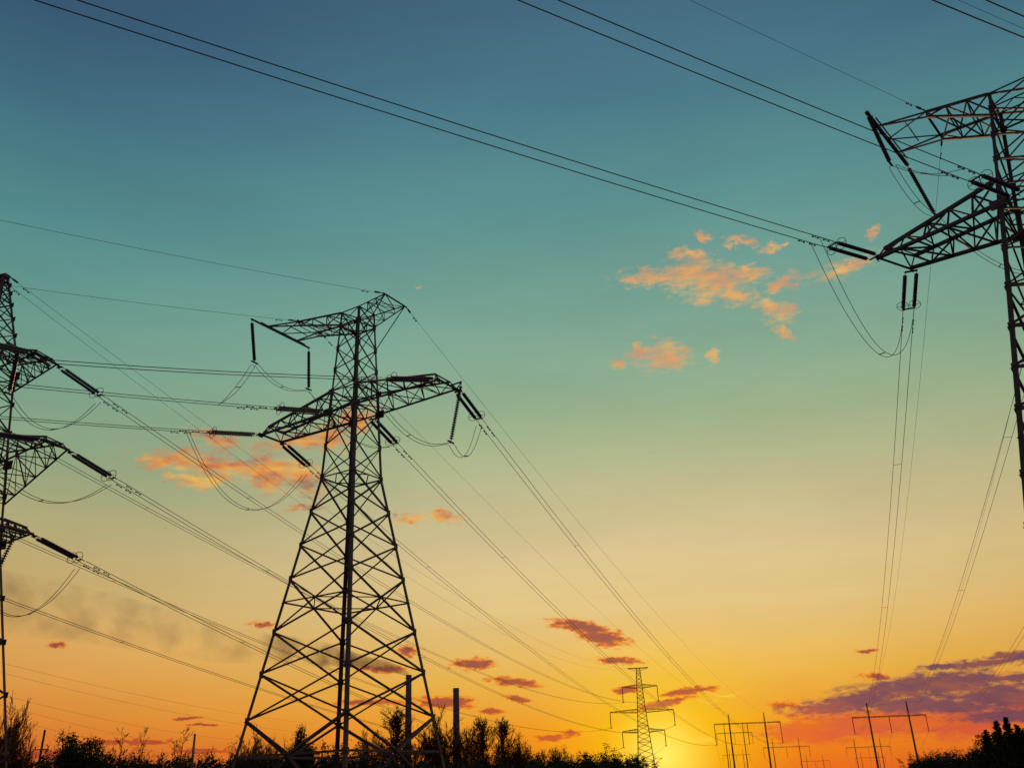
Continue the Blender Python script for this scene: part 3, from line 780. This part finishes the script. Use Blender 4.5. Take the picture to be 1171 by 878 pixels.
def smoke():
    m = bpy.data.materials.new('smoke'); m.use_nodes = True; t = m.node_tree; t.nodes.clear()
    out = t.nodes.new('ShaderNodeOutputMaterial'); pv = t.nodes.new('ShaderNodeVolumePrincipled')
    tcn = t.nodes.new('ShaderNodeTexCoord')
    n = t.nodes.new('ShaderNodeTexNoise'); n.inputs['Scale'].default_value = 0.035; n.inputs['Detail'].default_value = 3.0; n.inputs['Roughness'].default_value = .6
    t.links.new(tcn.outputs['Object'], n.inputs['Vector'])
    mr = t.nodes.new('ShaderNodeMapRange'); mr.inputs[1].default_value = .44; mr.inputs[2].default_value = .70; mr.inputs[3].default_value = 0; mr.inputs[4].default_value = 1
    t.links.new(n.outputs['Fac'], mr.inputs[0])
    # thins out with distance from the chimney mouth
    sx = t.nodes.new('ShaderNodeSeparateXYZ'); t.links.new(tcn.outputs['Object'], sx.inputs[0])
    fr = t.nodes.new('ShaderNodeMapRange'); fr.inputs[1].default_value = -200; fr.inputs[2].default_value = 0; fr.inputs[3].default_value = .010; fr.inputs[4].default_value = .12
    t.links.new(sx.outputs[0], fr.inputs[0])
    mu = t.nodes.new('ShaderNodeMath'); mu.operation = 'MULTIPLY'; nr = t.nodes.new('ShaderNodeMapRange'); nr.inputs[1].default_value = -130; nr.inputs[2].default_value = -10; nr.inputs[4].default_value = .8
    t.links.new(sx.outputs[0], nr.inputs[0]); ad = t.nodes.new('ShaderNodeMath'); t.links.new(nr.outputs[0], ad.inputs[0]); t.links.new(mr.outputs[0], ad.inputs[1]); t.links.new(ad.outputs[0], mu.inputs[0]); t.links.new(fr.outputs[0], mu.inputs[1])
    t.links.new(mu.outputs[0], pv.inputs['Density']); pv.inputs['Color'].default_value = (.32, .25, .24, 1); pv.inputs['Anisotropy'].default_value = .3
    t.links.new(pv.outputs[0], out.inputs['Volume'])
    path = [(467, 771, 2.5), (455, 765, 5), (440, 761, 7), (415, 757, 8), (385, 750, 13), (350, 745, 17), (300, 741, 20), (260, 737, 22), (215, 728, 26), (170, 718, 30), (120, 708, 33), (70, 699, 36), (20, 692, 40), (-40, 684, 44)]
    mb = MB(); pts = [spot(px, py, 1150) for px, py, r in path]
    mb.tube(pts, [r for *_, r in path], 20)
    o = mb.build('smoke_plume', m, None, True, tuple(pts[0])); o['kind'] = 'stuff'
    tag(o, 'faint brown smoke drifting left from the tall chimney behind the central tower', 'smoke')
smoke()

# ------------------------------------------------------------------ poles on the left
def slim_pole(px, ptop, Y, label, mt, lean=0.0, arm=False):
    p = spot(px, ptop, Y); H = p.z
    root = thing('utility_pole', label, 'pole', (p.x, Y, 0), 0)
    mb = MB(); mb.tube([(-lean * H, 0, -.5), (0, 0, H)], .2, 10, .13); mb.build('post', mt, root, True)
    if arm:
        mb = MB(); mb.bar((-.9, 0, H - 2.3), (.9, 0, H - 2.3), .12); mb.build('crossarm', mt, root)
        mb = MB()
        for x in (-.8, .8): mb.tube([(x, 0, H - 2.25), (x, 0, H - 1.95)], .06, 6)
        mb.build('pin_insulator', GLAZE, root)
slim_pole(51.5, 834, 120, 'slightly leaning thin utility pole among trees near the left edge', WOOD, 0.02, True)
slim_pole(223, 838.5, 120, 'thin straight bare post rising above the tree line left of the central tower', CONCRETE)

# ------------------------------------------------------------------ trees
def grow(mb, p, d, L, r, depth, spread, up, segs=3, tips=None, kids=(2, 4), shrink=.68):
    pts = [p]; rr = [r]
    for i in range(segs):
        d = (d + V((random.uniform(-1, 1), random.uniform(-1, 1), random.uniform(-.4, .8))) * .13 + V((0, 0, up))).normalized()
        p = p + d * (L / segs); pts.append(p); rr.append(max(r * (1 - .5 * (i + 1) / segs), .02))
    mb.tube(pts, rr, 5 if r > .05 else 3, cap=False)
    if tips is not None and depth <= 1: tips += pts[1:]
    if depth == 0: return
    for i in range(random.randint(*kids)):
        k = random.randint(1, segs)
        a = random.uniform(0, 2 * PI); o = d.orthogonal().normalized(); o.rotate(Matrix.Rotation(a, 3, d))
        nd_ = (d + o * spread * random.uniform(.6, 1.2)).normalized()
        grow(mb, pts[k], nd_, L * random.uniform(shrink - .12, shrink + .08), rr[k] * .7, depth - 1, spread, up, segs, tips, kids, shrink)
def leaves(mb, pts, n, rad, size):
    for _ in range(n):
        c = random.choice(pts) + V((random.gauss(0, rad), random.gauss(0, rad), random.gauss(0, rad * .8)))
        u = V((random.uniform(-1, 1), random.uniform(-1, 1), random.uniform(-1, 1))).normalized(); w = u.orthogonal().normalized(); w.rotate(Matrix.Rotation(random.uniform(0, 6.28), 3, u))
        s = size * random.uniform(.6, 1.4); v2 = u.cross(w)
        mb.add([c - w * s, c + v2 * s * .45, c + w * s, c - v2 * s * .45], [(0, 1, 2, 3)])
def proto_meshes(kind, seed):
    """returns dict part -> (mesh, material), for a tree of unit height 10 m"""
    random.seed(seed); t = MB(); c = MB(); tips = []
    if kind == 'birch':
        p = V((0, 0, 0)); d = V((0, 0, 1)); pts = [p]; rr = [.11]
        for i in range(9):
            d = (d + V((random.uniform(-.06, .06), random.uniform(-.06, .06), .1))).normalized(); p = p + d * 1.1; pts.append(p); rr.append(.11 * (1 - i / 9.5))
        t.tube(pts, rr, 6)
        for i in range(3, 10):
            for _ in range(3):
                a = random.uniform(0, 6.28); grow(c, pts[i], V((math.cos(a), math.sin(a), 1.3)).normalized(), random.uniform(.9, 1.9) * (1.15 - i / 14), .03, 2, .6, .08, 3, None, (2, 3))
        return {'trunk': (t, PALEBARK), 'branches': (c, TWIG)}
    if kind == 'bare':
        pts = [V((0, 0, 0)), V((.1, 0, 1.0)), V((.05, .1, 2.0))]; t.tube(pts, [.24, .2, .17], 8)
        for k in range(9):
            a = k * 1.05 + random.uniform(-.3, .3); grow(c, pts[-1] - V((0, 0, random.uniform(0, 1.2))), V((math.cos(a) * .6, math.sin(a) * .6, 1)).normalized(), random.uniform(2.2, 3.2), .09, 4, .6, .08, 3, tips, (3, 4))
        leaves(c, tips, 2600, .2, .055)
        return {'trunk': (t, BARK), 'branches': (c, TWIG)}
    if kind == 'upright':
        pts = [V((0, 0, 0)), V((0, 0, 3)), V((.1, 0, 6)), V((0, 0, 8.6))]; t.tube(pts, [.2, .16, .1, .03], 7)
        for k in range(44):
            z = random.uniform(.3, 8); a = random.uniform(0, 6.28)
            grow(c, V((0, 0, z)), V((math.cos(a) * .42, math.sin(a) * .42, 1)).normalized(), random.uniform(1.4, 2.8) * (1.15 - z / 11), .05, 3, .75, .07, 3, tips, (2, 4))
        leaves(c, tips, 1300, .2, .05)
        return {'trunk': (t, BARK), 'branches': (c, TWIG)}
    if kind == 'conifer':
        t.tube([V((0, 0, 0)), V((0, 0, 9.6))], .22, 8, .03)
        z = .6
        while z < 9.8:
            R = 2.5 * (1 - z / 10.2) ** .8
            for k in range(9):
                a = random.uniform(0, 6.28); rr_ = R * random.uniform(.7, 1.15); end = V((math.cos(a) * rr_, math.sin(a) * rr_, z - .25 * rr_ + random.uniform(-.1, .3)))
                b = V((0, 0, z)); t.tube([b, end], .025, 3, .008, cap=False)
                n = int(14 + 22 * rr_)
                pl = [b.lerp(end, random.uniform(.15, 1.0)) for _ in range(n)]
                leaves(c, pl, n, .10, .15)
            z += .34
        return {'trunk': (t, BARK), 'crown': (c, NEEDLE)}
    if kind == 'round':
        pts = [V((0, 0, 0)), V((.1, .05, 1.5)), V((0, .1, 3))]; t.tube(pts, [.28, .22, .18], 8)
        for k in range(8):
            a = k * .8 + random.uniform(-.3, .3); grow(t, pts[-1] - V((0, 0, random.uniform(0, 1.8))), V((math.cos(a) * .8, math.sin(a) * .8, .9)).normalized(), random.uniform(2.0, 3.0), .1, 2, .7, .06, 3, tips, (3, 4))
        tips = [q for q in tips if q.z > 1.5]
        clumps = random.sample(tips, min(len(tips), 70))
        leaves(c, clumps, 9000, .42, .14)
        return {'trunk': (t, BARK), 'crown': (c, LEAF)}
    if kind == 'shrub':
        stems = []
        for k in range(9):
            a = k * .7; grow(t, V((random.uniform(-.4, .4), random.uniform(-.4, .4), 0)), V((math.cos(a) * .5, math.sin(a) * .5, 1)).normalized(), random.uniform(3.0, 4.6), .09, 2, .6, .1, 3, tips, (3, 4))
        low = [q * random.uniform(.25, 1) for q in tips]
        leaves(c, tips + low, 9000, .24, .14)
        return {'stems': (t, BARK), 'crown': (c, LEAF)}
PROTO = {}
def get_proto(kind, v):
    key = (kind, v)
    if key not in PROTO:
        out = {}
        pm = proto_meshes(kind, hash_seed(kind, v))
        zz = sorted(q[2] for mb_, _ in pm.values() for q in mb_.v); top = zz[int(len(zz) * .985)]
        for nm, (mb_, mt) in pm.items():
            me = bpy.data.meshes.new(nm); me.from_pydata([(a * 10 / top, b * 10 / top, c_ * 10 / top) for a, b, c_ in mb_.v], [], mb_.f); me.materials.append(mt); me.update(); out[nm] = me
        PROTO[key] = out
    return PROTO[key]
def hash_seed(kind, v): return sum(ord(ch) for ch in kind) * 13 + v * 101
RNG = random.Random(3)
WID = {}
def tree(kind, px, ptop, Y, width, label, name, group=None, var=0):
    """width in pixels of the crown"""
    pr = get_proto(kind, var)
    p = spot(px, ptop, Y); H = p.z + .3
    root = thing(name, label, 'shrub' if kind == 'shrub' else 'tree', (p.x, Y, -.3), RNG.uniform(0, 6.28), group)
    w0 = WID.setdefault((kind, var), (lambda q: q[int(len(q) * .985)] - q[int(len(q) * .015)])(sorted(v.co.x for me in pr.values() for v in me.vertices)))
    wm = width / FPX * Y * 0.93
    sx = wm / w0
    root.scale = (sx, sx, H / 10)
    for nm, me in pr.items(): link(nm, me, root)
    return root
TREES = [
 # kind, px, top, depth, width, variant, label, name
 ('bare', 2, 811, 95, 56, 0, 'tall bushy bare tree at the far left edge behind the tower leg', 'bare_tree'),
 ('bare', 30, 829, 100, 34, 1, 'lower bare tree just right of the left edge tower leg', 'bare_tree'),
 ('round', 101, 843, 115, 44, 0, 'dark ragged leafy tree standing above the shrubs at lower left', 'leafy_tree'),
 ('birch', 136, 833, 118, 24, 0, 'thin bare birch, leftmost of three at lower left', 'birch_tree'),
 ('birch', 171, 832, 118, 18, 1, 'thin narrow bare birch, middle one of three at lower left', 'birch_tree'),
 ('birch', 205, 832, 116, 24, 2, 'thin bare birch, rightmost of three at lower left', 'birch_tree'),
 ('bare', 284, 842, 125, 40, 1, 'low bare tree behind the left leg of the central tower', 'bare_tree'),
 ('bare', 312, 852, 125, 34, 0, 'small bare tree between the left leg and the dark round tree', 'bare_tree'),
 ('round', 343, 838.5, 112, 42, 1, 'dark round dense tree between the left and middle legs of the central tower', 'leafy_tree'),
 ('shrub', 386, 852, 110, 44, 0, 'dark mound of shrub at the foot of the middle tower legs', 'shrub'),
 ('bare', 424, 838, 128, 40, 2, 'wispy bare tree right of the middle legs of the central tower', 'bare_tree'),
 ('upright', 455, 812, 122, 42, 0, 'tall bare tree with upright branches beside the smoking chimney', 'bare_tree'),
 ('bare', 488, 838, 132, 40, 0, 'loose bare tree between the smoking chimney and the right tower leg', 'bare_tree'),
 ('bare', 513, 824, 126, 50, 1, 'bushy bare tree behind the right leg of the central tower', 'bare_tree'),
 ('bare', 535, 834, 122, 40, 2, 'bare tree right beside the smokeless chimney', 'bare_tree'),
 ('upright', 551, 823, 122, 34, 1, 'upright bare tree, left one of a pair right of the smokeless chimney', 'bare_tree'),
 ('upright', 574, 824, 122, 32, 0, 'upright bare tree, right one of a pair right of the smokeless chimney', 'bare_tree'),
 ('bare', 589, 846, 124, 34, 0, 'short bare tree at the right end of the bare tree clump', 'bare_tree'),
 ('shrub', 606, 862, 130, 40, 1, 'low dark shrub right of the bare tree clump', 'shrub'),
 ('bare', 631, 857, 140, 34, 2, 'small rounded bare tree between dark shrubs left of the slim far tower', 'bare_tree'),
 ('shrub', 655, 865, 135, 36, 0, 'low dark shrub left of the slim far tower, nearer the bare clump', 'shrub'),
 ('shrub', 690, 861, 140, 46, 1, 'taller dark shrub just left of the slim far tower', 'shrub'),
 ('shrub', 715, 865, 142, 34, 2, 'dark shrub touching the left side of the slim far tower', 'shrub'),
 ('conifer', 1139, 827, 88, 26, 0, 'pointed dark conifer, left twin peak of the clump at lower right', 'conifer_tree'),
 ('conifer', 1150, 823, 90, 26, 1, 'pointed dark conifer, highest of the clump at lower right', 'conifer_tree'),
 ('conifer', 1127, 837, 92, 22, 1, 'shorter dark conifer on the left flank of the clump at lower right', 'conifer_tree'),
 ('conifer', 1163, 831, 90, 28, 0, 'dark conifer at the right edge of the photo', 'conifer_tree'),
 ('conifer', 1178, 828, 92, 28, 1, 'dark conifer half outside the right edge of the photo', 'conifer_tree'),
 ('round', 1145, 838, 94, 60, 0, 'broad dark tree filling in behind the conifers at lower right', 'leafy_tree'),
 ('shrub', 1053, 863.5, 120, 16, 0, 'small dark shrub at the foot of the tall right portal', 'shrub'),
 ('shrub', 1068, 864, 118, 30, 1, 'low dark shrub right of the tall right portal post', 'shrub'),
 ('shrub', 1088, 861, 114, 34, 2, 'dark shrub midway between the tall portal and the conifers', 'shrub'),
 ('shrub', 1105, 861, 108, 36, 0, 'dark shrub just left of the conifers', 'shrub'),
 ('bare', 1113, 853, 120, 24, 0, 'small reddish bare tree against the conifer clump', 'bare_tree'),
]
for (k, px, pt, Y, w, v, lab, nm) in TREES: tree(k, px, pt, Y, w, lab, nm, None, v)
# the run of dark shrubs along the bottom of the picture
row = []
x = -20
while x < 735:
    if not (470 < x < 505): row.append(x)
    x += RNG.uniform(13, 22)
for i, x in enumerate(row):
    Y = RNG.uniform(104, 140)
    top = 866.5 + RNG.uniform(-2.5, 3.0) + (3 if x < 20 else 0) + (4 if x > 590 else 0)
    tree('shrub', x, top, Y, RNG.uniform(24, 40), 'dark shrub in the unbroken hedge-like row along the bottom edge', 'shrub', 'shrubs in the dark row along the bottom', i % 3)
for i in range(12):
    x = 1052 + i * 11
    tree('shrub', x, 869 - i * .9 + RNG.uniform(-1, 1), RNG.uniform(96, 118), RNG.uniform(26, 36), 'dark low shrub in the row under the conifers at lower right', 'shrub', 'shrubs in the low row at lower right', i % 3)
# undergrowth
def thicket(x0, x1, Y0, Y1, top, n, seed):
    random.seed(seed); mb = MB()
    for _ in range(n):
        t = random.random(); px = x0 + (x1 - x0) * t; Y = random.uniform(Y0, Y1)
        P = spot(px, top, Y); z = random.random() ** .8 * max(P.z, .6)
        c = V((P.x, Y, z * (.86 + .14 * math.sin(P.x * .55) * math.cos(P.x * .23 + Y) + .1 * math.sin(P.x * 1.9)))); u = V((random.uniform(-1, 1), random.uniform(-1, 1), random.uniform(-.6, 1))).normalized(); w = u.orthogonal().normalized(); v2 = u.cross(w); s = random.uniform(.2, .42)
        mb.add([c - w * s, c + v2 * s * .6, c + w * s, c - v2 * s * .6], [(0, 1, 2, 3)])
    o = mb.build('thicket', LEAF, None); o['kind'] = 'stuff'
    return o
tag(thicket(-80, 730, 112, 135, 869, 30000, 5), 'dense dark undergrowth filling the bottom edge below the trees', 'undergrowth')
tag(thicket(1040, 1240, 98, 112, 872, 9000, 6), 'dense dark undergrowth below the conifers at lower right', 'undergrowth')
random.seed(1)
